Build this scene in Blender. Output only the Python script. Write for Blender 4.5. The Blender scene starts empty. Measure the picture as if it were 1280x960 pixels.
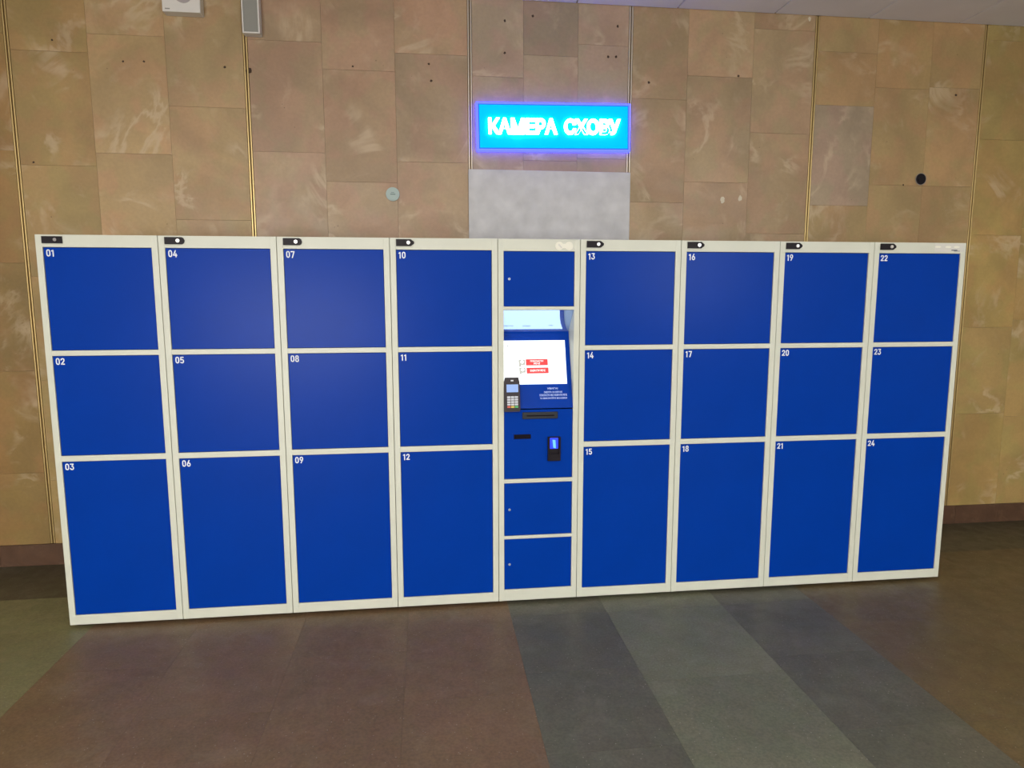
import bpy, bmesh, math, random
from mathutils import Vector, Matrix
random.seed(7)
S = bpy.context.scene
COL = S.collection

# ------------------------------------------------------------------ camera
CAMP = Vector((1.7884, -3.4107, 1.6230))
YAW, PIT, ROL = 0.12277, -0.13112, -0.00077
cy, sy, cp, sp = math.cos(YAW), math.sin(YAW), math.cos(PIT), math.sin(PIT)
fw = Vector((sy*cp, cy*cp, sp)); rt = Vector((cy, -sy, 0)); up = rt.cross(fw)
cr, sr = math.cos(ROL), math.sin(ROL)
rt, up = cr*rt + sr*up, -sr*rt + cr*up
cd = bpy.data.cameras.new('camera'); cam = bpy.data.objects.new('camera', cd); COL.objects.link(cam)
cd.sensor_fit = 'HORIZONTAL'; cd.sensor_width = 36.0; cd.lens = 845.2/1280*36.0
cd.clip_start = .05; cd.clip_end = 100
cam.matrix_world = Matrix(((rt.x, up.x, -fw.x, CAMP.x), (rt.y, up.y, -fw.y, CAMP.y), (rt.z, up.z, -fw.z, CAMP.z), (0, 0, 0, 1)))
S.camera = cam

# ------------------------------------------------------------------ light and exposure
wd = bpy.data.worlds.new('world'); S.world = wd; wd.use_nodes = True
wd.node_tree.nodes['Background'].inputs[0].default_value = (.62, .74, 1, 1)
wd.node_tree.nodes['Background'].inputs[1].default_value = .6
S.view_settings.view_transform = 'Standard'; S.view_settings.look = 'None'
S.view_settings.gamma = 1.0; S.view_settings.exposure = -0.12
try: S.view_settings.use_curve_mapping = False
except Exception: pass
def area(name, loc, rot, sx, sy_, power, color):
    l = bpy.data.lights.new(name, 'AREA'); l.shape = 'RECTANGLE'; l.size = sx; l.size_y = sy_
    l.energy = power; l.color = color
    o = bpy.data.objects.new(name, l); COL.objects.link(o); o.location = loc; o.rotation_euler = rot
    return o
WARM = (1, .93, .80)
for lx in (-0.9, 2.3, 5.5):
    # unseen lights, down and up, added to brighten the ceiling and locker fronts
    area('unseen_light_down', (lx, -1.9, 3.0), (0, 0, 0), 1.2, .5, 6, WARM)
    area('added_light_up', (lx, -1.9, 3.04), (math.pi, 0, 0), 1.2, .5, 11, WARM)
    area('unseen_light_down', (lx, -5.2, 3.0), (0, 0, 0), 1.6, .6, 85, WARM)
    area('added_light_up', (lx, -5.2, 3.04), (math.pi, 0, 0), 1.6, .6, 60, WARM)
# daylight entering through the two windows of the wall behind the camera
area('window_daylight', (-.55, -9.12, 1.15), (math.radians(90), 0, 0), 2.9, 1.5, 340, (.96, .94, .94))
area('window_daylight', (6.6, -9.12, 2.1), (math.radians(90), 0, 0), 1.8, 1.0, 130, (.90, .95, 1.0))

# ------------------------------------------------------------------ helpers
def tag(o, label=None, cat=None, group=None, kind=None):
    if label: o['label'] = label
    if cat: o['category'] = cat
    if group: o['group'] = group
    if kind: o['kind'] = kind
    return o
def empty(name, loc=(0, 0, 0), parent=None):
    o = bpy.data.objects.new(name, None); COL.objects.link(o); o.location = loc; o.empty_display_size = .1
    if parent: o.parent = parent
    return o
def add_box(bm, x0, x1, y0, y1, z0, z1, mi=0, bev=0):
    vs = [bm.verts.new(p) for p in ((x0,y0,z0),(x1,y0,z0),(x1,y1,z0),(x0,y1,z0),(x0,y0,z1),(x1,y0,z1),(x1,y1,z1),(x0,y1,z1))]
    fs = []
    for f in ((0,3,2,1),(4,5,6,7),(0,1,5,4),(1,2,6,5),(2,3,7,6),(3,0,4,7)):
        g = bm.faces.new([vs[i] for i in f]); g.material_index = mi; fs.append(g)
    if bev:
        es = list({e for f in fs for e in f.edges})
        r = bmesh.ops.bevel(bm, geom=es, offset=bev, segments=2, profile=.5, affect='EDGES')
        for f in r['faces']: f.material_index = mi
def add_poly(bm, pts, y0, y1, mi=0):
    """pts (x,z) outline counter-clockwise seen from -Y, extruded from y0 (front) to y1"""
    a = [bm.verts.new((x, y0, z)) for x, z in pts]; b = [bm.verts.new((x, y1, z)) for x, z in pts]
    n = len(pts)
    bm.faces.new(a).material_index = mi; bm.faces.new(b[::-1]).material_index = mi
    for i in range(n):
        bm.faces.new((a[i], b[i], b[(i+1) % n], a[(i+1) % n])).material_index = mi
def circ(cx, cz, r, n=20):
    return [(cx+r*math.cos(2*math.pi*i/n), cz+r*math.sin(2*math.pi*i/n)) for i in range(n)]
def mesh(name, bm, mats):
    bmesh.ops.recalc_face_normals(bm, faces=bm.faces)
    me = bpy.data.meshes.new(name); bm.to_mesh(me); bm.free()
    for m in (mats if isinstance(mats, (list, tuple)) else [mats]): me.materials.append(m)
    return me
def link(name, me, parent=None, loc=(0, 0, 0)):
    o = bpy.data.objects.new(name, me); COL.objects.link(o); o.location = loc
    if parent: o.parent = parent
    return o
def obj(name, bm, mats, parent=None, loc=(0, 0, 0)):
    return link(name, mesh(name, bm, mats), parent, loc)
def boxobj(name, x0, x1, y0, y1, z0, z1, mat, parent=None, bev=0, loc=(0, 0, 0)):
    bm = bmesh.new(); add_box(bm, x0, x1, y0, y1, z0, z1, 0, bev); return obj(name, bm, mat, parent, loc)
def text_bm(body, x0, x1, z0, z1, y, depth=.0004, bold=0.0, keep=False, space=1.0):
    """text standing in the XZ plane facing -Y, fitted to a rectangle"""
    c = bpy.data.curves.new('t', 'FONT'); c.body = body; c.size = 1; c.extrude = .01; c.offset = bold
    c.resolution_u = 3; c.space_character = space; c.align_x = 'CENTER'
    o = bpy.data.objects.new('t', c); COL.objects.link(o)
    dg = bpy.context.evaluated_depsgraph_get(); dg.update()
    me = bpy.data.meshes.new_from_object(o.evaluated_get(dg))
    bm = bmesh.new(); bm.from_mesh(me)
    bpy.data.objects.remove(o); bpy.data.curves.remove(c); bpy.data.meshes.remove(me)
    bmesh.ops.remove_doubles(bm, verts=bm.verts, dist=1e-5)
    X = [v.co.x for v in bm.verts]; Y = [v.co.y for v in bm.verts]
    a, b, e, f = min(X), max(X), min(Y), max(Y)
    kx = (x1-x0)/(b-a); kz = (z1-z0)/(f-e)
    for v in bm.verts:
        v.co = Vector((x0+(v.co.x-a)*kx, y-(depth if v.co.z > 0 else 0), z0+(v.co.y-e)*kz))
    return bm
def merge(dst, src, mi=0, mtx=None):
    vm = {}
    for v in src.verts: vm[v] = dst.verts.new(mtx @ v.co if mtx else v.co)
    for f in src.faces:
        try: g = dst.faces.new([vm[v] for v in f.verts]); g.material_index = mi
        except ValueError: pass
    src.free()
W = .885
def pw(x, z, y):
    """a point seen on the wall plane, brought forward to depth y along its ray"""
    k = (y-CAMP.y)/(W-CAMP.y); return CAMP.x+(x-CAMP.x)*k, CAMP.z+(z-CAMP.z)*k

# ------------------------------------------------------------------ materials
def new_mat(name):
    m = bpy.data.materials.new(name); m.use_nodes = True; nt = m.node_tree
    return m, nt, nt.nodes['Principled BSDF']
def plain(name, col, rough=.5, metal=0, spec=.5, emit=None, es=1.0, coat=0):
    m, nt, b = new_mat(name)
    b.inputs['Base Color'].default_value = (*col, 1); b.inputs['Roughness'].default_value = rough
    b.inputs['Metallic'].default_value = metal; b.inputs['Specular IOR Level'].default_value = spec
    b.inputs['Coat Weight'].default_value = coat
    if emit:
        b.inputs['Emission Color'].default_value = (*emit, 1); b.inputs['Emission Strength'].default_value = es
    return m
def worn(name, col, rough, var=.06, scale=6, spec=.5, bump=0, coat=0):
    m, nt, b = new_mat(name); N = nt.nodes; L = nt.links
    tc = N.new('ShaderNodeTexCoord'); nz = N.new('ShaderNodeTexNoise'); nz.inputs['Scale'].default_value = scale
    nz.inputs['Detail'].default_value = 5; L.new(tc.outputs['Object'], nz.inputs['Vector'])
    mr = N.new('ShaderNodeMapRange'); mr.inputs[1].default_value = .3; mr.inputs[2].default_value = .7
    mr.inputs[3].default_value = 1-var; mr.inputs[4].default_value = 1+var; L.new(nz.outputs['Fac'], mr.inputs[0])
    vm = N.new('ShaderNodeVectorMath'); vm.operation = 'SCALE'; vm.inputs[0].default_value = col
    L.new(mr.outputs[0], vm.inputs['Scale']); L.new(vm.outputs[0], b.inputs['Base Color'])
    b.inputs['Roughness'].default_value = rough; b.inputs['Specular IOR Level'].default_value = spec
    b.inputs['Coat Weight'].default_value = coat
    if bump:
        bp = N.new('ShaderNodeBump'); bp.inputs['Strength'].default_value = bump; bp.inputs['Distance'].default_value = .002
        L.new(nz.outputs['Fac'], bp.inputs['Height']); L.new(bp.outputs[0], b.inputs['Normal'])
    return m

def stone(name, rough, vein_col, vein_amt, speck_dark, scale=1.0, cl=.165, fn=.045, hue=0.0, pits=(.62, .68)):
    """stone whose base colour is the object colour; clouds, pale wisps, pits; every piece its own cut"""
    m, nt, b = new_mat(name); N = nt.nodes; L = nt.links
    def n(t, **k):
        x = N.new(t)
        for a, v in k.items(): setattr(x, a, v)
        return x
    tc = n('ShaderNodeTexCoord'); oi = n('ShaderNodeObjectInfo')
    off = n('ShaderNodeVectorMath', operation='SCALE'); off.inputs[0].default_value = (37, 23, 51)
    L.new(oi.outputs['Random'], off.inputs['Scale'])
    v = n('ShaderNodeVectorMath', operation='ADD'); L.new(tc.outputs['Object'], v.inputs[0]); L.new(off.outputs[0], v.inputs[1])
    def noise(s, d=4, dist=0.0, r=.55):
        x = n('ShaderNodeTexNoise'); x.inputs['Scale'].default_value = s*scale; x.inputs['Detail'].default_value = d
        x.inputs['Distortion'].default_value = dist; x.inputs['Roughness'].default_value = r
        L.new(v.outputs[0], x.inputs['Vector']); return x.outputs['Fac']
    def ramp(src, a, b_, lo=0.0, hi=1.0):
        x = n('ShaderNodeMapRange'); x.interpolation_type = 'SMOOTHSTEP'
        for i, q in enumerate((a, b_, lo, hi)): x.inputs[i+1].default_value = q
        L.new(src, x.inputs[0]); return x.outputs[0]
    def math_(op, a, c):
        x = n('ShaderNodeMath', operation=op)
        for i, q in enumerate((a, c)):
            if isinstance(q, (int, float)): x.inputs[i].default_value = q
            else: L.new(q, x.inputs[i])
        return x.outputs[0]
    base = oi.outputs['Color']
    cloud = ramp(noise(2.2, 5, .6), .3, .72, 1-cl, 1+cl)
    fine = ramp(noise(60, 4), .3, .7, 1-fn, 1+fn)
    mul = math_('MULTIPLY', cloud, fine)
    sc = n('ShaderNodeVectorMath', operation='SCALE'); L.new(base, sc.inputs[0]); L.new(mul, sc.inputs['Scale'])
    if hue:
        hx = n('ShaderNodeMix', data_type='RGBA'); L.new(ramp(noise(5.5, 2, .2), .42, .58), hx.inputs['Factor'])
        hx.inputs['A'].default_value = (1+hue, 1-hue*.45, 1+hue*.3, 1); hx.inputs['B'].default_value = (1-hue, 1+hue*.45, 1-hue*.5, 1)
        sc2 = n('ShaderNodeVectorMath', operation='MULTIPLY'); L.new(sc.outputs[0], sc2.inputs[0]); L.new(hx.outputs['Result'], sc2.inputs[1]); sc = sc2
    # wisps: thin bands where a warped noise crosses its middle, only in patches
    rid = math_('ABSOLUTE', math_('SUBTRACT', noise(1.9, 5, 1.1, .58), .5), 0)
    wisp = ramp(rid, .0, .055, 1.0, 0.0)
    patch = ramp(noise(3.1, 3, .3), .47, .66)
    blot = ramp(noise(3.4, 6, .8, .66), .56, .76)
    amt = math_('MULTIPLY', math_('MAXIMUM', math_('MULTIPLY', wisp, patch), math_('MULTIPLY', blot, .75)), vein_amt)
    mx = n('ShaderNodeMix', data_type='RGBA'); L.new(amt, mx.inputs['Factor']); L.new(sc.outputs[0], mx.inputs['A'])
    mx.inputs['B'].default_value = (*vein_col, 1)
    # pits and specks
    vo = n('ShaderNodeTexVoronoi'); vo.inputs['Scale'].default_value = 26*scale; L.new(v.outputs[0], vo.inputs['Vector'])
    pit = math_('MULTIPLY', ramp(vo.outputs['Distance'], .06, .12, 1.0, 0.0), ramp(noise(7, 2), *pits))
    mx2 = n('ShaderNodeMix', data_type='RGBA'); L.new(math_('MULTIPLY', pit, .6), mx2.inputs['Factor'])
    L.new(mx.outputs['Result'], mx2.inputs['A']); mx2.inputs['B'].default_value = (*speck_dark, 1)
    L.new(mx2.outputs['Result'], b.inputs['Base Color'])
    L.new(ramp(noise(8, 4), .3, .7, rough-.06, rough+.08), b.inputs['Roughness'])
    bp = n('ShaderNodeBump'); bp.inputs['Strength'].default_value = .12; bp.inputs['Distance'].default_value = .002
    L.new(noise(30, 4), bp.inputs['Height']); L.new(bp.outputs[0], b.inputs['Normal'])
    return m

M = {}
M['wall_stone'] = stone('wall_stone', .42, (.60, .47, .31), .50, (.10, .06, .03), 1.0, .14, .04, .035)
M['base_stone'] = stone('base_stone', .45, (.20, .12, .07), .3, (.04, .02, .01), 3)
M['white'] = worn('white_powder_coat', (.61, .635, .535), .42, .03, 5)
M['blue'] = worn('blue_powder_coat', (.0, .038, .325), .28, .05, 2.5, .08)
M['blue_gloss'] = plain('blue_gloss', (.42, .60, 1.0), .05, .8, .9, coat=1.0)
M['print'] = plain('white_print', (.80, .84, .88), .5)
M['black'] = plain('black_plastic', (.010, .007, .010), .45, spec=.2)
M['chrome'] = plain('lock_chrome', (.78, .77, .74), .28, .9)
M['dull_metal'] = plain('dull_lock_metal', (.25, .24, .23), .4, .8)
M['key_metal'] = plain('keyhole_metal', (.55, .62, .70), .35, .4)
M['dark'] = plain('dark_gap', (.008, .006, .010), .8, spec=.1)
M['brass'] = plain('brass', (.66, .50, .22), .38, .8)
M['brass_dark'] = plain('brass_groove', (.16, .10, .04), .6, .4)
M['board'] = worn('pale_grey_board', (.55, .55, .545), .6, .13, 9)
M['mortar'] = plain('mortar', (.31, .215, .12), .9)
M['brass_sign_glare'] = plain('brass_sign_glare', (.66, .58, .44), .38, .7)  # same brass, with the sign's reflection put into its colour
M['plaster'] = worn('plaster', (.45, .40, .32), .8, .05, 3)
M['ceil'] = worn('ceiling_panel_white', (.78, .78, .84), .6, .03, 4)
M['ceil_gap'] = plain('ceiling_joint', (.08, .075, .075), .8)
M['spk_white'] = plain('speaker_white', (.72, .70, .64), .5)
M['spk_cloth'] = plain('speaker_grille', (.40, .36, .35), .8)
M['spk_grey'] = plain('column_speaker_mesh', (.27, .27, .235), .6)
M['disc_blue'] = plain('pale_blue_plastic', (.40, .50, .46), .5)
M['disc_slot'] = plain('slot_grey', (.16, .23, .22), .6)
M['sticker'] = plain('clear_sticker', (.80, .80, .68), .25)
M['sticker_grey'] = plain('sticker_film', (.66, .66, .60), .25)
M['sticker_ink'] = plain('sticker_ink', (.15, .17, .2), .5)
M['sign_face'] = plain('sign_face_lit', (.0, .42, .70), .7, spec=.05, emit=(.0, .34, 1.0), es=1.0)
M['sign_side'] = plain('sign_side_lit', (.02, .10, .8), .4, emit=(.026, .030, 1.0), es=7.5)
M['sign_edge'] = plain('sign_edge_lit', (.0, .05, .6), .5, emit=(.0, .12, 1.0), es=1.0)
M['sign_letter'] = plain('sign_letter_lit', (.9, .95, 1), .4, emit=(.75, .93, 1.0), es=8.0)
M['screen'] = plain('screen_lit', (.02, .02, .02), .25, emit=(.92, .98, 1.0), es=1.9)
M['btn_red'] = plain('button_red_lit', (.3, .01, .01), .3, emit=(1.0, .055, .06), es=.95)
M['btn_text'] = plain('button_text_lit', (.5, .5, .5), .3, emit=(1, .85, .85), es=1.3)
M['icon'] = plain('icon_grey_lit', (.3, .3, .3), .3, emit=(.30, .32, .26), es=1.0)
M['scr_text'] = plain('screen_text_grey', (.2, .2, .2), .3, emit=(.30, .35, .35), es=1.0)
M['pin_disp'] = plain('terminal_display_lit', (.05, .05, .1), .2, emit=(.35, .55, .98), es=.95)
M['key'] = plain('terminal_key', (.62, .66, .72), .4)
M['key_r'] = plain('terminal_key_red', (.7, .12, .08), .4)
M['key_y'] = plain('terminal_key_yellow', (.75, .6, .1), .4)
M['key_g'] = plain('terminal_key_green', (.08, .45, .15), .4)
M['scan_led'] = plain('scanner_led', (.02, .05, .5), .3, emit=(.01, .03, 1.0), es=1.3)
M['scan_core'] = plain('scanner_led_core', (.1, .3, .8), .3, emit=(.12, .45, 1.0), es=1.1)
M['instr'] = plain('instruction_print', (.45, .58, .95), .5)

def floor_mat():
    m = stone('floor_stone', .45, (.28, .26, .22), .10, (.36, .34, .30), 1.6, .09, .16, .02, (.36, .50))
    return m
M['floor'] = floor_mat()
M['floor_base'] = plain('floor_joint', (.08, .06, .045), .8)

# ------------------------------------------------------------------ setting: floor
FZ = -.017
fl = boxobj('floor', -4, 9, -9.2, .93, FZ-.12, FZ-.006, M['floor_base']); tag(fl, 'polished stone floor in brown and grey bands', kind='structure')
BROWN, DGREY, LGREY, OLIVE, DARK = (.148, .094, .048), (.092, .090, .062), (.128, .133, .085), (.158, .152, .070), (.062, .054, .028)
RBROWN = (.108, .078, .034)
def floor_slab(x0, x1, y0, y1, col, jit=.05):
    g = .0003; t = 1+random.uniform(-jit, jit)*.7
    cx, cyy = (x0+x1)/2, (y0+y1)/2
    o = boxobj('floor_slab', x0-cx+g, x1-cx-g, y0-cyy+g, y1-cyy-g, -.02, 0, M['floor'], fl, loc=(cx, cyy, FZ))
    o.color = (col[0]*t, col[1]*t, col[2]*t, 1)
bands = [(-3.99, -1.42, OLIVE, .64), (-1.42, .10, OLIVE, .76), (.10, 2.185, BROWN, .5213), (2.185, 2.687, DGREY, .502),
         (2.687, 3.315, LGREY, .628), (3.315, 3.825, DGREY, .51), (3.825, 8.98, RBROWN, .575)]
for x0, x1, c, w in bands:
    n = max(1, round((x1-x0)/w)); ww = (x1-x0)/n
    for i in range(n):
        edge = .38
        floor_slab(x0+i*ww, x0+(i+1)*ww, edge, .885, DARK, .08)
        yy = [edge, -.42, -1.22, -2.02]
        if c is DGREY: yy = [edge, -.15, -.68, -1.21, -1.74, -2.02]
        if c is LGREY: yy = [edge, -.16, -.80, -1.44, -2.02]
        if c is BROWN and i % 2: yy = [edge, -.02, -.82, -1.62, -2.02]
        for a, b in zip(yy, yy[1:]): floor_slab(x0+i*ww, x0+(i+1)*ww, b, a, c)
o = boxobj('rear_floor', -4, 9, -9.2, -2.021, FZ-.006, FZ, M['floor'], fl); o.color = (.13, .10, .08, 1); o['kind'] = 'stuff'

# ------------------------------------------------------------------ setting: back wall of stone slabs
CEIL = 3.378
wb = boxobj('wall_back', -4, 9, .905, 1.10, FZ-.1, 3.7, M['mortar']); tag(wb, 'tan marbled stone slab wall behind the lockers', kind='structure')
PAN = [[-3.9, -3.48, -3.06, -2.64, -2.22, -1.79, -1.365, -.94, -.515], [-.515, -.095, .322, .763], [.763, 1.195, 1.617, 2.063],
       [2.063, 2.39, 2.729, 3.06], [3.06, 3.43, 3.86, 4.282], [4.282, 4.705, 5.09, 5.468], [5.468, 5.86, 6.27, 6.68, 7.1, 7.5, 7.9, 8.3, 8.7, 9.0]]
KNOWN = {-.94: (1.178, .56), -.515: (2.981, 2.36), -.095: (3.084, 2.435), .322: (2.706, 2.065), .763: (3.09, 2.465), 1.195: (2.943, 2.30),
         1.617: (3.05, 2.425), 2.063: (2.936,), 2.39: (3.07, 2.45), 2.729: (3.144, 2.47), 3.06: (2.84, 2.209), 3.43: (2.988, 2.34), 3.86: (2.655, 2.02),
         4.282: (3.169, 2.84, 2.208), 4.705: (2.96, 2.345), 5.09: (2.345, 1.9), 5.468: (2.656, 2.026, 1.395), 5.86: (1.445, .758)}
BASE = (.385, .262, .138)
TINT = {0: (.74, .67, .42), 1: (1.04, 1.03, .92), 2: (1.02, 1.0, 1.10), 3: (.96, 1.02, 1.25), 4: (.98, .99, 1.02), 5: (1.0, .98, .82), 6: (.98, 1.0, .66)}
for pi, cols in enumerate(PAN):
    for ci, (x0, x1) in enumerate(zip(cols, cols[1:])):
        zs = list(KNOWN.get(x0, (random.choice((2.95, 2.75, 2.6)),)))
        while zs[-1]-.63 > .25: zs.append(zs[-1]-random.choice((.63, .63, .61)))
        while zs[0]+.63 < CEIL-.05: zs.insert(0, zs[0]+.63)
        zs = [CEIL+.02]+zs+[.115]
        l = .014 if ci == 0 and pi else 0; r = .014 if ci == len(cols)-2 and pi < 6 else 0
        for zt, zb in zip(zs, zs[1:]):
            g = .0005
            xa, xb_ = x0+l, x1-r
            cx, cz = (xa+xb_)/2, (zt+zb)/2
            th = random.uniform(-.0004, .0002)
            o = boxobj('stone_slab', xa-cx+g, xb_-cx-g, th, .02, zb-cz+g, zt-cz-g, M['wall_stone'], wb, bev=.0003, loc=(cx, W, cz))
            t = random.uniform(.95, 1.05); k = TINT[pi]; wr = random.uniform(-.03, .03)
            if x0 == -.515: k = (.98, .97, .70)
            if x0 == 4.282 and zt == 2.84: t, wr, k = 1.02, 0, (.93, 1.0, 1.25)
            if x0 == -.095 and zt == 3.084: t = 1.10
            if x0 == -.515 and zt == 2.981: t = .93
            if x0 == 2.39 and zt > 3.1: t = .93
            if x0 == 2.063 and zt > 3: t = 1.04
            if x0 == 3.43 and zt > 3: t = 1.10
            if x0 == 2.729 and zt > 3.2: t = 1.05
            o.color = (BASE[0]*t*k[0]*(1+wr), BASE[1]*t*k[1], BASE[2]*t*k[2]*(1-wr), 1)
# skirting
bb = boxobj('baseboard_back', -4, 9, .884, .905, FZ, .1149, M['mortar']); tag(bb, kind='structure')
x = -3.99
while x < 8.9:
    x1 = min(x+.635, 8.99)
    o = boxobj('skirting_stone', x-x+.0008, x1-x-.0008, -.012, 0, FZ, .115, M['base_stone'], bb, bev=.001, loc=(x, .884, 0))
    t = random.uniform(.85, 1.1); o.color = (.092*t, .046*t, .024*t, 1); x = x1
# brass divider strips (twin ribs with a dark groove)
for i, (sx, zb) in enumerate(((-.515, .116), (.763, .116), (2.063, 2.390), (3.06, 2.390), (4.282, .116), (5.468, .116))):
    bm = bmesh.new()
    add_box(bm, -.0135, .0135, .008, .02, zb, CEIL, 1)
    for a in (-.012, .0035): add_box(bm, a, a+.0085, -.003, .012, zb, CEIL, 0, .002)
    tag(obj('trim_%d' % (i+1), bm, [M['brass_sign_glare' if i in (2, 3) else 'brass'], M['brass_dark']], None, (sx, W, 0)), kind='structure')
# drilled holes and chips
holes = [(311, 88, 9, 0), (180, 77, 3, 0), (281, 84, 4, 0), (441, 83, 3, 0), (536, 80, 4, 0), (539, 101, 4, 0), (631, 26, 4, 0), (666, 20, 4, 0), (631, 66, 4, 0),
         (772, 33, 4, 0), (760, 71, 4, 0), (770, 71, 4, 0), (811, 103, 4, 0), (923, 95, 4, 0), (65, 50, 3, 0), (42, 203, 3, 0), (1195, 119, 4, 0), (1129, 231, 3, 0), (154, 77, 3, 0)]
def px_on(px, py, Y):
    d = fw + rt*((px-640)/845.2) + up*((480-py)/845.2); t = (Y-CAMP.y)/d.y; return CAMP + d*t
for px, py, sz, _ in holes:
    P = px_on(px, py, W); r = sz/2/196*.8
    bm = bmesh.new(); pts = circ(0, 0, r, 9)
    add_poly(bm, [(a*random.uniform(.7, 1.2), b*random.uniform(.7, 1.2)) for a, b in pts], -.0012, .004)
    obj('drill_hole', bm, plain('hole_dark', (.06, .035, .02), .9) if 'hole' not in M else M['hole'], wb, (P.x, W, P.z))
    if 'hole' not in M: M['hole'] = bpy.data.materials['hole_dark']
gm, gnt, gb = new_mat('window_glass'); gb.inputs['Transmission Weight'].default_value = 1; gb.inputs['Roughness'].default_value = .02; M['glass'] = gm
M['chip'] = plain('filler', (.62, .56, .42), .8)
for px, py, a, b in ((903, 250, .016, .024), (925, 248, .013, .02), (1012, 24, .010, .014)):
    P = px_on(px, py, W); bm = bmesh.new()
    add_poly(bm, [(x*a*random.uniform(.7, 1.1), z*b*random.uniform(.7, 1.1)) for x, z in circ(0, 0, 1, 12)], -.0015, .004)
    obj('filler_spot', bm, M['chip'], wb, (P.x, W, P.z))

# ------------------------------------------------------------------ setting: ceiling, other walls, windows
ce = boxobj('ceiling', -4, 9, -9.2, .905, CEIL+.03, CEIL+.2, M['ceil_gap']); tag(ce, 'suspended ceiling of pale square panels', kind='structure')
P_ = .6367
tm = {}
for i in range(-11, 9):
    x0 = 3.352+i*P_; x1 = x0+P_
    if x1 < -4.3 or x0 > 8.9: continue
    x0c, x1c = max(x0, -3.99), min(x1, 8.99)
    for j in range(15):
        y1 = .884-j*P_; y0 = max(y1-P_, -9.19)
        key = (round(x1c-x0c, 4), round(y1-y0, 4))
        if key not in tm:
            bm = bmesh.new(); add_box(bm, .004, key[0]-.004, .004, key[1]-.004, 0, .02, 0, .002); tm[key] = mesh('ceiling_tile', bm, M['ceil'])
        link('ceiling_tile', tm[key], ce, (x0c, y0, CEIL+random.uniform(0, .0015)))
tag(boxobj('wall_left', -4.2, -4, -9.2, 1.1, FZ, 3.55, M['plaster']), kind='structure')
tag(boxobj('wall_right', 9, 9.2, -9.2, 1.1, FZ, 3.55, M['plaster']), kind='structure')
bm = bmesh.new()
wins = [(-2.0, .9, .4, 1.9), (5.7, 7.5, 1.6, 2.6)]
xs = -4.2
for a, b, c, d in wins:
    add_box(bm, xs, a, -9.35, -9.2, FZ, 3.55); add_box(bm, a, b, -9.35, -9.2, FZ, c); add_box(bm, a, b, -9.35, -9.2, d, 3.55); xs = b
add_box(bm, xs, 9.2, -9.35, -9.2, FZ, 3.55)
tag(obj('wall_front', bm, M['plaster']), kind='structure')
for i, (a, b, c, d) in enumerate(wins):
    bm = bmesh.new(); y0, y1 = -9.32, -9.26
    add_box(bm, a, a+.05, y0, y1, c, d); add_box(bm, b-.05, b, y0, y1, c, d)
    add_box(bm, a+.05, b-.05, y0, y1, c, c+.05); add_box(bm, a+.05, b-.05, y0, y1, d-.05, d)
    n = 3
    for k in range(1, n):
        xm = a+(b-a)*k/n; add_box(bm, xm-.025, xm+.025, y0, y1, c+.05, d-.05)
    wo = tag(obj('window_%d' % (i+1), bm, M['spk_white']), kind='structure')
    for k in range(n):
        boxobj('pane', a+(b-a)*k/n+.02, a+(b-a)*(k+1)/n-.02, -9.294, -9.288, c+.04, d-.04, M['glass'], wo)

# ------------------------------------------------------------------ pale board under the sign
bm = bmesh.new(); add_box(bm, 0, 1.023, 0, .011, 0, 2.272, 0, .001)
o = obj('wall_board', bm, M['board'], None, (2.049, W-.0125, .1155)); tag(o, 'pale grey plain board on the stone wall directly below the lit blue sign', 'board')

# ------------------------------------------------------------------ locker cabinets
H = 1.9; CW = .535
ZD = [(1.843, 1.364), (1.339, .857), (.829, .050)]
def body_mesh(w):
    bm = bmesh.new(); t = .0012
    add_box(bm, t, .004, .024, .50, 0, H); add_box(bm, w-.004, w-t, .024, .50, 0, H)
    add_box(bm, .004, w-.004, .024, .50, H-.003, H); add_box(bm, .004, w-.004, .024, .50, 0, .003)
    add_box(bm, .004, w-.004, .497, .50, .003, H-.003)
    return mesh('body', bm, M['white'])
def frame_mesh(w, rails, inner=.030):
    """stiles and rails, each a folded strip with rounded edges"""
    bm = bmesh.new(); t = .0012; b = .0016
    add_box(bm, t, inner, 0, .024, 0, H, 0, b); add_box(bm, w-inner, w-t, 0, .024, 0, H, 0, b)
    for z0, z1 in rails: add_box(bm, inner-.002, w-inner+.002, .0006, .024, z0, z1, 0, b)
    return mesh('frame', bm, M['white'])
RAILS = [(0, .050), (.829, .857), (1.339, 1.364), (1.843, 1.9)]
me_body, me_frame = body_mesh(CW), frame_mesh(CW, RAILS)
def door_mesh(w, h):
    bm = bmesh.new(); add_box(bm, .0015, w-.0015, 0, .018, .0015, h-.0015, 0, .0014); return mesh('door', bm, M['blue'])
me_doors = [door_mesh(.475, a-b) for a, b in ZD]
bm = bmesh.new(); add_box(bm, 0, .04, 0, .04, FZ, 0, 0); me_foot = mesh('foot', bm, M['dark'])
def lock_mesh(kind):
    bm = bmesh.new()
    if kind == 0: pts = [(0, 0), (.087, 0), (.087, .032), (0, .032)]
    elif kind == 1: pts = [(0, 0), (.076, 0), (.084, .005), (.088, .016), (.084, .028), (.076, .033), (0, .033)]
    else: pts = [(0, 0), (.072, 0), (.088, .012), (.088, .021), (.072, .033), (0, .033)]
    add_poly(bm, pts, -.007, .003)
    return mesh('lock_housing', bm, M['black'])
me_locks = [lock_mesh(k) for k in range(3)]
bm = bmesh.new(); add_poly(bm, circ(0, 0, .0085, 18), -.0045, 0); me_cyl = mesh('lock_cylinder', bm, M['chrome'])
bm = bmesh.new(); add_poly(bm, circ(0, 0, .0075, 18), -.0035, 0); me_cyl0 = mesh('lock_cylinder', bm, M['dull_metal'])
X0 = [0, .535, 1.073, 1.607, 2.138+.421, 3.089, 3.628, 4.162]
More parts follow.
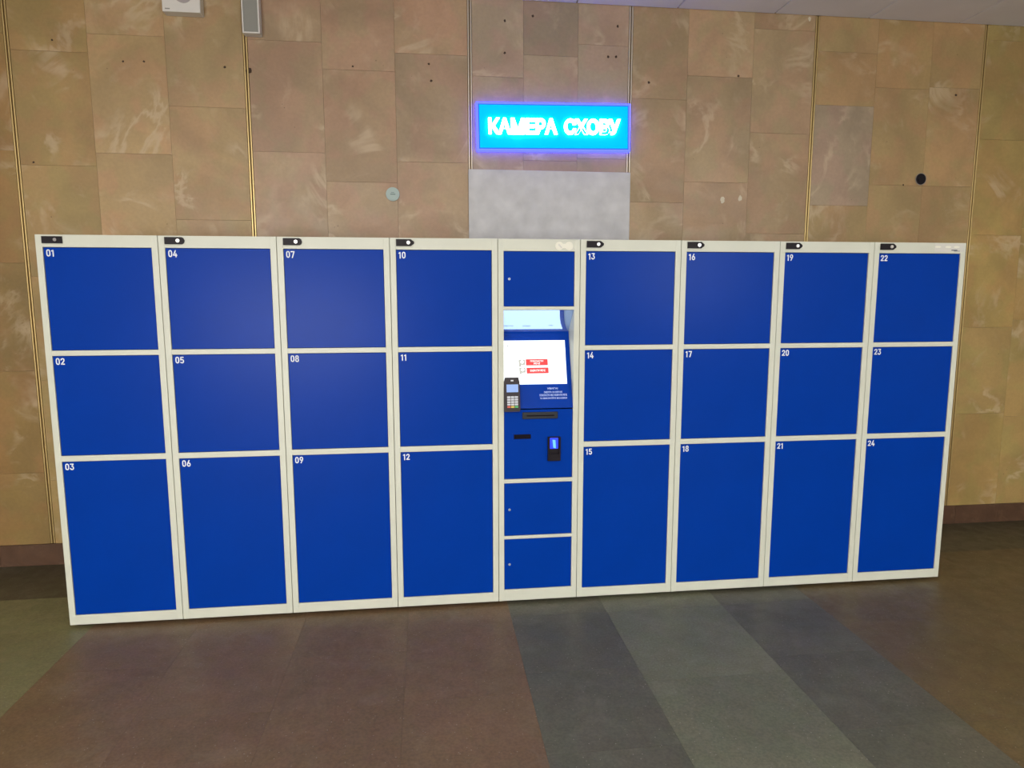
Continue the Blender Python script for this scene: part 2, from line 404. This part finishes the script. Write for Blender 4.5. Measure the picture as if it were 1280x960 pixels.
ORD = ['leftmost of the row', 'second from the left', 'third from the left', 'left of the touchscreen terminal', 'right of the touchscreen terminal',
       'third from the right end', 'second from the right end', 'rightmost, clear label on top edge']
TILT = [(.25, .15), (.15, .0), (0, -.1), (.1, .1), (0, 0), (-.1, -.2), (0, .2), (.1, 0)]
GL = {'0': [[(.26, .1), (.26, .9)], [(.26, .9), (.74, .9)], [(.74, .9), (.74, .1)], [(.74, .1), (.26, .1)]], '1': [[(.12, .78), (.45, .9)], [(.45, .9), (.45, 0.02)]],
      '2': [[(.12, .72), (.2, .86), (.5, .93), (.8, .84), (.84, .66), (.68, .46), (.12, .08), (.88, .08)]],
      '3': [[(.14, .92), (.84, .92), (.5, .58), (.76, .5), (.86, .3), (.74, .12), (.48, .05), (.2, .1), (.1, .24)]],
      '4': [[(.6, .95), (.08, .26), (.92, .26)], [(.7, .5), (.7, .02)]],
      '5': [[(.82, .92), (.22, .92), (.17, .5), (.5, .58), (.8, .48), (.86, .28), (.74, .1), (.46, .05), (.12, .14)]],
      '6': [[(.62, .95), (.2, .48), (.13, .3), (.24, .1), (.5, .04), (.76, .1), (.87, .3), (.76, .5), (.5, .56), (.26, .5)]],
      '7': [[(.1, .92), (.88, .92), (.4, .02)]],
      '8': [[(.5, .54), (.22, .62), (.18, .8), (.3, .92), (.5, .95), (.7, .92), (.82, .8), (.78, .62), (.5, .54), (.2, .44), (.12, .26), (.22, .1), (.5, .04), (.78, .1), (.88, .26), (.8, .44), (.5, .54)]],
      '9': [[(.38, .04), (.8, .5), (.87, .7), (.76, .9), (.5, .96), (.24, .9), (.13, .7), (.24, .5), (.5, .44), (.74, .5)]]}
GL['0'] = [[(.5, .95), (.24, .88), (.14, .7), (.14, .3), (.24, .12), (.5, .05), (.76, .12), (.86, .3), (.86, .7), (.76, .88), (.5, .95)]]
DM = {}
def digit(ch):
    """flat painted digit: one stroked outline, .031 high"""
    if ch in DM: return DM[ch]
    bm = bmesh.new(); wd_, ht, r = .0175, .031, .0026
    for pl in GL[ch]:
        P = [Vector((x*wd_, z*ht)) for x, z in pl]
        for p in P: add_poly(bm, circ(p.x, p.y, r, 10), -.0004, 0)
        for a, b in zip(P, P[1:]):
            d = (b-a).normalized(); nn = Vector((-d.y, d.x))*r
            add_poly(bm, [tuple(a-nn), tuple(b-nn), tuple(b+nn), tuple(a+nn)], -.00041, 0)
    DM[ch] = mesh('digit', bm, M['print']); return DM[ch]
def locker(i):
    x0 = X0[i]; nxt = (X0+[4.699])[i+1] if i != 3 else 2.138
    root = empty('locker_cabinet', (x0, 0, 0))
    n0 = i*3+1
    tag(root, 'locker cabinet with blue doors %02d, %02d, %02d, %s' % (n0, n0+1, n0+2, ORD[i]), 'locker', 'numbered locker cabinets in the row')
    root.scale.x = (nxt-x0)/CW
    link('body', me_body, root); link('frame', me_frame, root)
    for a in (.03, CW-.07):
        for b in (.06, .42): link('foot', me_foot, root, (a, b, 0))
    for k, (zt, zb) in enumerate(ZD):
        d = link('door', me_doors[k], root, (.030, .0045, zb))
        d.rotation_euler = (math.radians(random.uniform(-.12, .12)), 0, math.radians(random.uniform(-.10, .10)))
        h = zt-zb
        s = '%02d' % (n0+k); px = .0125
        for ch in s:
            link('digit', digit(ch), d, (px, 0, h-.0415)); px += .0165 if ch == '1' else .0215
    lk = link('lock_housing', me_locks[0 if i < 1 else (1 if i in (1, 2) else 2)], root, (.032, 0, 1.860))
    link('lock_cylinder', me_cyl0 if i == 0 else me_cyl, lk, (.060 if i else .058, -.007, .0165))
    if i == 7:
        bm = bmesh.new(); add_box(bm, 0, .175, -.0006, 0, 0, .042, 0)
        for a, b, c, d_ in ((.10, .135, .006, .012), (.115, .15, .003, .006)): add_box(bm, a, b, -.0009, -.0006, c, d_, 1)
        for a in (.02, .08, .13): add_poly(bm, [(a+x*.018, .026+z*.006) for x, z in circ(0, 0, 1, 10)], -.0010, -.0006, 2)
        tag(obj('clear_label', bm, [M['sticker_grey'], M['sticker_ink'], M['sticker']], root, (.347, 0, 1.852)), 'clear rectangular sticker with small dark print')
    return root
for i in range(8): locker(i)

# ------------------------------------------------------------------ terminal cabinet
TW = .421
t = empty('terminal_cabinet', (2.138, 0, 0))
tag(t, 'narrow blue and white terminal cabinet with touchscreen, card reader and three small unnumbered doors', 'terminal')
link('body', body_mesh(TW), t)
link('frame', frame_mesh(TW, [(0, .062), (.342, .359), (.646, .667), (1.547, 1.564), (1.840, 1.9)], .0295), t)
for a in (.03, TW-.07):
    for b in (.06, .42): link('foot', me_foot, t, (a, b, 0))
IX0, IX1 = .0295, TW-.0295
bm = bmesh.new(); add_poly(bm, circ(0, 0, .0062, 16), -.003, 0, 0); add_box(bm, -.0012, .0012, -.0034, -.003, -.004, .004, 1)
me_key = mesh('keyhole', bm, [M['key_metal'], M['dark']])
for zt, zb in ((1.840, 1.564), (.646, .359), (.342, .062)):
    bm = bmesh.new(); add_box(bm, IX0+.0015, IX1-.0015, 0, .018, .0015, zt-zb-.0015, 0, .0014)
    d = obj('door', bm, M['blue'], t, (0, .0045, zb)); link('keyhole', me_key, d, (.058, 0, (zt-zb)*.5))
# niche: white side cheeks, glossy hood, sloping console
for xa, xb_ in ((IX0-.006, IX0-.0005), (IX1+.0005, IX1+.006)):
    bm = bmesh.new()
    v = [bm.verts.new((x, y, z)) for x in (xa, xb_) for y, z in ((.018, 1.02), (.018, 1.552), (.15, 1.552), (.15, 1.02))]
    for f in ((0, 1, 2, 3), (7, 6, 5, 4), (0, 4, 5, 1), (1, 5, 6, 2), (2, 6, 7, 3), (3, 7, 4, 0)): bm.faces.new([v[k] for k in f])
    obj('niche_side', bm, M['white'], t)
def slab_yz(name, p0, p1, th, mat, parent, side=1):
    """sloping plate between two (y,z) points across the niche"""
    (y0, z0), (y1, z1) = p0, p1; L = math.hypot(y1-y0, z1-z0); ny, nz = side*(z1-z0)/L*th, -side*(y1-y0)/L*th
    bm = bmesh.new()
    v = [bm.verts.new((x, y, z)) for x in (IX0, IX1) for y, z in ((y0, z0), (y1, z1), (y1+ny, z1+nz), (y0+ny, z0+nz))]
    for f in ((0, 1, 2, 3), (7, 6, 5, 4), (0, 4, 5, 1), (1, 5, 6, 2), (2, 6, 7, 3), (3, 7, 4, 0)): bm.faces.new([v[k] for k in f])
    return obj(name, bm, mat, parent)
# the hood is one gently bent glossy sheet, shallow at the lip and steeper at the back
bm = bmesh.new(); prof = [(.002, 1.546)]; nseg = 10
for k in range(nseg):
    a_ = math.radians(35.3+12.5*(k+.5)/nseg); y_, z_ = prof[-1]; prof.append((y_+.0129, z_-.0129*math.tan(a_)))
rows = [[bm.verts.new((x, y, z)) for y, z in prof] for x in (IX0, IX1)]
top_ = [[bm.verts.new((x, y+.002, z+.003)) for y, z in prof] for x in (IX0, IX1)]
for k in range(nseg):
    bm.faces.new((rows[0][k], rows[0][k+1], rows[1][k+1], rows[1][k])).smooth = True
    bm.faces.new((top_[0][k], top_[1][k], top_[1][k+1], top_[0][k+1])).smooth = True
obj('hood', bm, M['blue_gloss'], t)
HB = prof[-1]
slab_yz('niche_back', (.131, HB[1]+.001), (.132, 1.416), .004, M['blue'], t, -1)
CA, CB = (.004, 1.040), (.131, 1.420)
LC = math.hypot(CB[0]-CA[0], CB[1]-CA[1]); ang = math.atan2(CB[0]-CA[0], CB[1]-CA[1])
con = slab_yz('console', CA, CB, .01, M['blue'], t, 1)
# everything on the console is laid out flat (x across, z along the slope) and tipped back by one matrix
TIP = Matrix.Translation((0, CA[0], CA[1])) @ Matrix.Rotation(-ang, 4, 'X')
def tipped(name, bm, mats, parent):
    bm.transform(TIP); return obj(name, bm, mats, parent)
TX = 2.138
bm = bmesh.new(); add_box(bm, IX0+.003, 2.505-TX, -.004, 0, .127, .362, 0, .001)
scr = tipped('screen', bm, M['screen'], t)
for (a, b, c, d_, lines) in ((2.2917, 2.4085, .2266, .2605, ('ПОКЛАСТИ', 'РЕЧІ')), (2.294, 2.4105, .1835, .2150, ('ЗАБРАТИ РЕЧІ',))):
    bm = bmesh.new(); add_box(bm, a-TX, b-TX, -.0052, -.004, c, d_, 0, .0003)
    if len(lines) == 2:
        merge(bm, text_bm(lines[0], a-TX+.024, b-TX-.024, c+.0185, c+.0275, -.0052, .0002, .02), 1)
        merge(bm, text_bm(lines[1], a-TX+.042, b-TX-.042, c+.0055, c+.0145, -.0052, .0002, .02), 1)
    else: merge(bm, text_bm(lines[0], a-TX+.018, b-TX-.018, c+.010, c+.0215, -.0052, .0002, .02), 1)
    tipped('screen_button', bm, [M['btn_red'], M['btn_text']], scr)
for a, b, c, d_ in ((2.2535, 2.2885, .2218, .2588), (2.2555, 2.2885, .1811, .2158)):
    bm = bmesh.new(); a -= TX; b -= TX
    add_box(bm, a, b, -.005, -.004, c+.007, d_, 0); add_box(bm, a, a+.013, -.005, -.004, c, c+.007, 0)
    add_poly(bm, circ((a+b)/2+.001, (c+d_)/2+.006, .0085, 12), -.0054, -.005, 1)
    tipped('screen_icon', bm, [M['icon'], M['screen']], scr)
for body, a, b, c, d_ in (('КАМЕРА СХОВУ', 2.186, 2.243, .330, .340), ('ГОЛОВНА', 2.292, 2.336, .331, .343), ('УКР', 2.434, 2.459, .328, .336)):
    tipped('screen_header', text_bm(body, a-TX, b-TX, c, d_, -.004, .0004, .04), M['scr_text'], scr)
bm = bmesh.new()
for (a, b, c, d_, s) in ((2.3987, 2.4553, .0985, .1085, 'УВАГА!'), (2.3808, 2.4776, .0795, .0890, 'ОБЕРІТЬ НА ЕКРАНІ'),
                         (2.3569, 2.5021, .0630, .0740, 'ПОКЛАСТИ АБО ЗАБРАТИ РЕЧІ'), (2.3583, 2.5012, .0475, .0585, 'ТА ВИКОНУЙТЕ ВКАЗІВКИ')):
    merge(bm, text_bm(s, a-TX, b-TX, c, d_, 0, .0004, .03))
tag(tipped('instruction_print', bm, M['instr'], con), 'small pale printed instructions')
# flush blue panel below the console with its slots
lp = boxobj('lower_panel', IX0+.0015, IX1-.0015, .0045, .02, .6685, 1.033, M['blue'], t, bev=.0014)
bm = bmesh.new(); add_box(bm, 2.263-TX, 2.449-TX, -.006, .005, .986, 1.021, 0, .003); add_box(bm, 2.285-TX, 2.43-TX, -.0068, -.006, 1.000, 1.006, 1)
obj('receipt_slot', bm, [plain('slot_bezel', (.022, .026, .032), .5, spec=.3), M['dark']], t)
bm = bmesh.new(); add_box(bm, 2.212-TX, 2.316-TX, .001, .0046, .874, .914, 0, .001); add_box(bm, 2.219-TX, 2.308-TX, .0000, .001, .881, .905, 1)
obj('card_slot', bm, [M['blue'], M['dark']], t)
bm = bmesh.new(); x0, x1 = 2.396-TX, 2.463-TX
add_box(bm, x0, x1, -.004, .0045, .761, .889, 0, .0015); add_box(bm, x0, x0+.008, -.016, -.004, .763, .887, 0, .001); add_box(bm, x1-.008, x1, -.016, -.004, .763, .887, 0, .001)
add_box(bm, x0+.008, x1-.008, -.018, -.004, .763, .800, 0, .001)
sc_ = obj('barcode_scanner', bm, M['black'], t)
bm = bmesh.new(); add_box(bm, x0+.012, x1-.012, -.0055, -.004, .826, .883, 0, .0005)
obj('scanner_light', bm, M['scan_led'], sc_)
bm = bmesh.new(); add_poly(bm, [(x0+.029, .832), (x0+.043, .828), (x0+.040, .872), (x0+.025, .874)], -.009, -.0055)
obj('scanner_light', bm, M['scan_core'], sc_)
# card payment terminal leaning on the console
bm = bmesh.new()
add_poly(bm, [(.001, .0), (.079, .0), (.082, .02), (.080, .150), (.074, .176), (.006, .176), (.0, .150), (.0, .02)], -.022, 0)
TP = Matrix.Translation((2.1685-TX, .000, 1.026)) @ Matrix.Rotation(-.14, 4, 'X')
bm.transform(TP); pt = obj('card_reader', bm, plain('reader_body', (.022, .015, .019), .4, spec=.35), t)
bm = bmesh.new(); add_box(bm, .012, .072, -.0235, -.022, .100, .140, 0, .0005); bm.transform(TP); obj('reader_display', bm, M['pin_disp'], pt)
bm = bmesh.new()
for r in range(5):
    for c in range(3):
        mi = 0 if r else c+1
        add_box(bm, .014+c*.0195, .014+c*.0195+.017, -.0245, -.022, .020+r*.0125, .020+r*.0125+.0095, mi, .001)
bm.transform(TP); obj('reader_keypad', bm, [M['key'], M['key_r'], M['key_y'], M['key_g']], pt)
bm = bmesh.new(); add_box(bm, .034, .048, -.0228, -.022, .156, .163); bm.transform(TP); obj('reader_emblem', bm, M['key'], pt)
# two clear round seals on the top edge
bm = bmesh.new()
for a, mi in ((.312, 0), (.362, 1)):
    add_poly(bm, circ(a, 1.867, .021, 20), -.0007, 0, mi)
add_box(bm, .328, .346, -.0006, 0, 1.856, 1.878, 0)
add_poly(bm, [(.305, 1.872), (.322, 1.855), (.327, 1.860), (.311, 1.878)], -.0009, -.0007, 2)
tag(obj('round_seal', bm, [M['sticker'], M['sticker'], M['sticker_grey']], t), 'pair of clear round seals')

# ------------------------------------------------------------------ lit sign
sg = empty('light_box_sign', (2.5775, W, 2.644)); sg.rotation_euler = (0, math.radians(-1.05), 0)
tag(sg, 'lit blue light box sign with white Cyrillic letters high on the wall', 'sign')
bm = bmesh.new(); add_box(bm, -.480, .480, -.040, 0, -.144, .144, 0, .004); obj('housing', bm, M['sign_side'], sg)
bm = bmesh.new(); add_box(bm, -.461, .461, -.044, -.040, -.125, .125, 0, .001); obj('face', bm, M['sign_face'], sg)
bm = bmesh.new(); add_box(bm, -.467, .467, -.0415, -.0395, -.131, .131, 0, .0005); obj('face_border', bm, M['sign_edge'], sg)
for body, a, b in (('КАМЕРА', -.408, .016), ('СХОВУ', .058, .412)):
    bm = text_bm(body, a, b, -.047, .047, -.044, .014, .042, space=.97)
    bm.verts.ensure_lookup_table(); seen = set(); isl = []
    for v in bm.verts:
        if v in seen: continue
        st = [v]; seen.add(v); comp = []
        while st:
            q = st.pop(); comp.append(q)
            for e in q.link_edges:
                w_ = e.other_vert(q)
                if w_ not in seen: seen.add(w_); st.append(w_)
        isl.append(comp)
    isl.sort(key=lambda c: min(v.co.x for v in c))
    for comp in isl:
        nb = bmesh.new(); mp = {v: nb.verts.new(v.co) for v in comp}
        for f in {f for v in comp for f in v.link_faces}: nb.faces.new([mp[v] for v in f.verts])
        obj('letter', nb, M['sign_letter'], sg)
    bm.free()

# ------------------------------------------------------------------ things on the wall
def front_rect(x0, x1, z0, y):
    a, b = pw(x0, z0, y); c, _ = pw(x1, z0, y); return a, c, b
a, c, zb = front_rect(.318, .526, 3.222, W-.07)
sp_ = empty('wall_speaker', ((a+c)/2, W, zb)); tag(sp_, 'small white square wall speaker with round grey grille at top left', 'speaker', 'wall speakers')
hw = (c-a)/2
bm = bmesh.new(); add_box(bm, -hw, hw, -.07, 0, 0, CEIL-zb-.004, 0, .005); obj('housing', bm, M['spk_white'], sp_)
bm = bmesh.new(); add_poly(bm, circ(.014, .10, .052, 32), -.073, -.07); obj('grille', bm, M['spk_cloth'], sp_)
bm = bmesh.new(); add_box(bm, -hw+.016, -hw+.042, -.0706, -.07, .012, .018); obj('maker_mark', bm, M['spk_grey'], sp_)
a, c, zb = front_rect(.752, .849, 3.124, W-.06)
cs = empty('column_speaker', ((a+c)/2, W, zb)); tag(cs, 'narrow grey column speaker above the second brass strip', 'speaker', 'wall speakers')
hw = (c-a)/2; hh = CEIL-zb-.004
bm = bmesh.new(); add_box(bm, -hw, hw, -.05, 0, 0, hh, 0, .003)
for q in ((-hw, -hw+.008, 0, hh), (hw-.008, hw, 0, hh), (-hw+.008, hw-.008, 0, .008), (-hw+.008, hw-.008, hh-.008, hh)): add_box(bm, q[0], q[1], -.062, -.048, q[2], q[3], 0, .001)
obj('housing', bm, M['spk_white'], cs)
bm = bmesh.new(); add_box(bm, -hw+.008, hw-.008, -.055, -.0495, .008, hh-.008); obj('grille', bm, M['spk_grey'], cs)
# round covers
P = px_on(491, 243, W)
d1 = empty('junction_cover', (P.x, W-.0016, P.z)); tag(d1, 'pale blue-grey round cover on the wall, left of the sign', 'cover')
bm = bmesh.new(); add_poly(bm, circ(0, 0, .041, 28), -.010, 0); add_poly(bm, circ(0, 0, .033, 28), -.013, -.010); obj('cover', bm, M['disc_blue'], d1)
bm = bmesh.new(); add_box(bm, -.014, .016, -.0145, -.013, -.004, .002, 0); add_box(bm, -.010, .010, -.0145, -.013, .008, .011, 0); obj('slot', bm, M['disc_slot'], d1)
P = px_on(1150.5, 224, W)
d2 = empty('round_socket', (P.x, W-.0016, P.z)); tag(d2, 'dark round hole with a thin grey rim on the wall at right', 'socket')
bm = bmesh.new(); n = 28
for k in range(n):
    a0, a1 = 2*math.pi*k/n, 2*math.pi*(k+1)/n
    add_poly(bm, [(.036*math.cos(a0), .036*math.sin(a0)), (.040*math.cos(a0), .040*math.sin(a0)), (.040*math.cos(a1), .040*math.sin(a1)), (.036*math.cos(a1), .036*math.sin(a1))], -.004, 0)
obj('rim', bm, plain('rim_grey', (.27, .24, .20), .6), d2)
bm = bmesh.new(); add_poly(bm, circ(0, 0, .036, 28), -.002, 0); add_poly(bm, circ(-.004, -.004, .014, 16), -.006, -.002); obj('socket_core', bm, M['black'], d2)
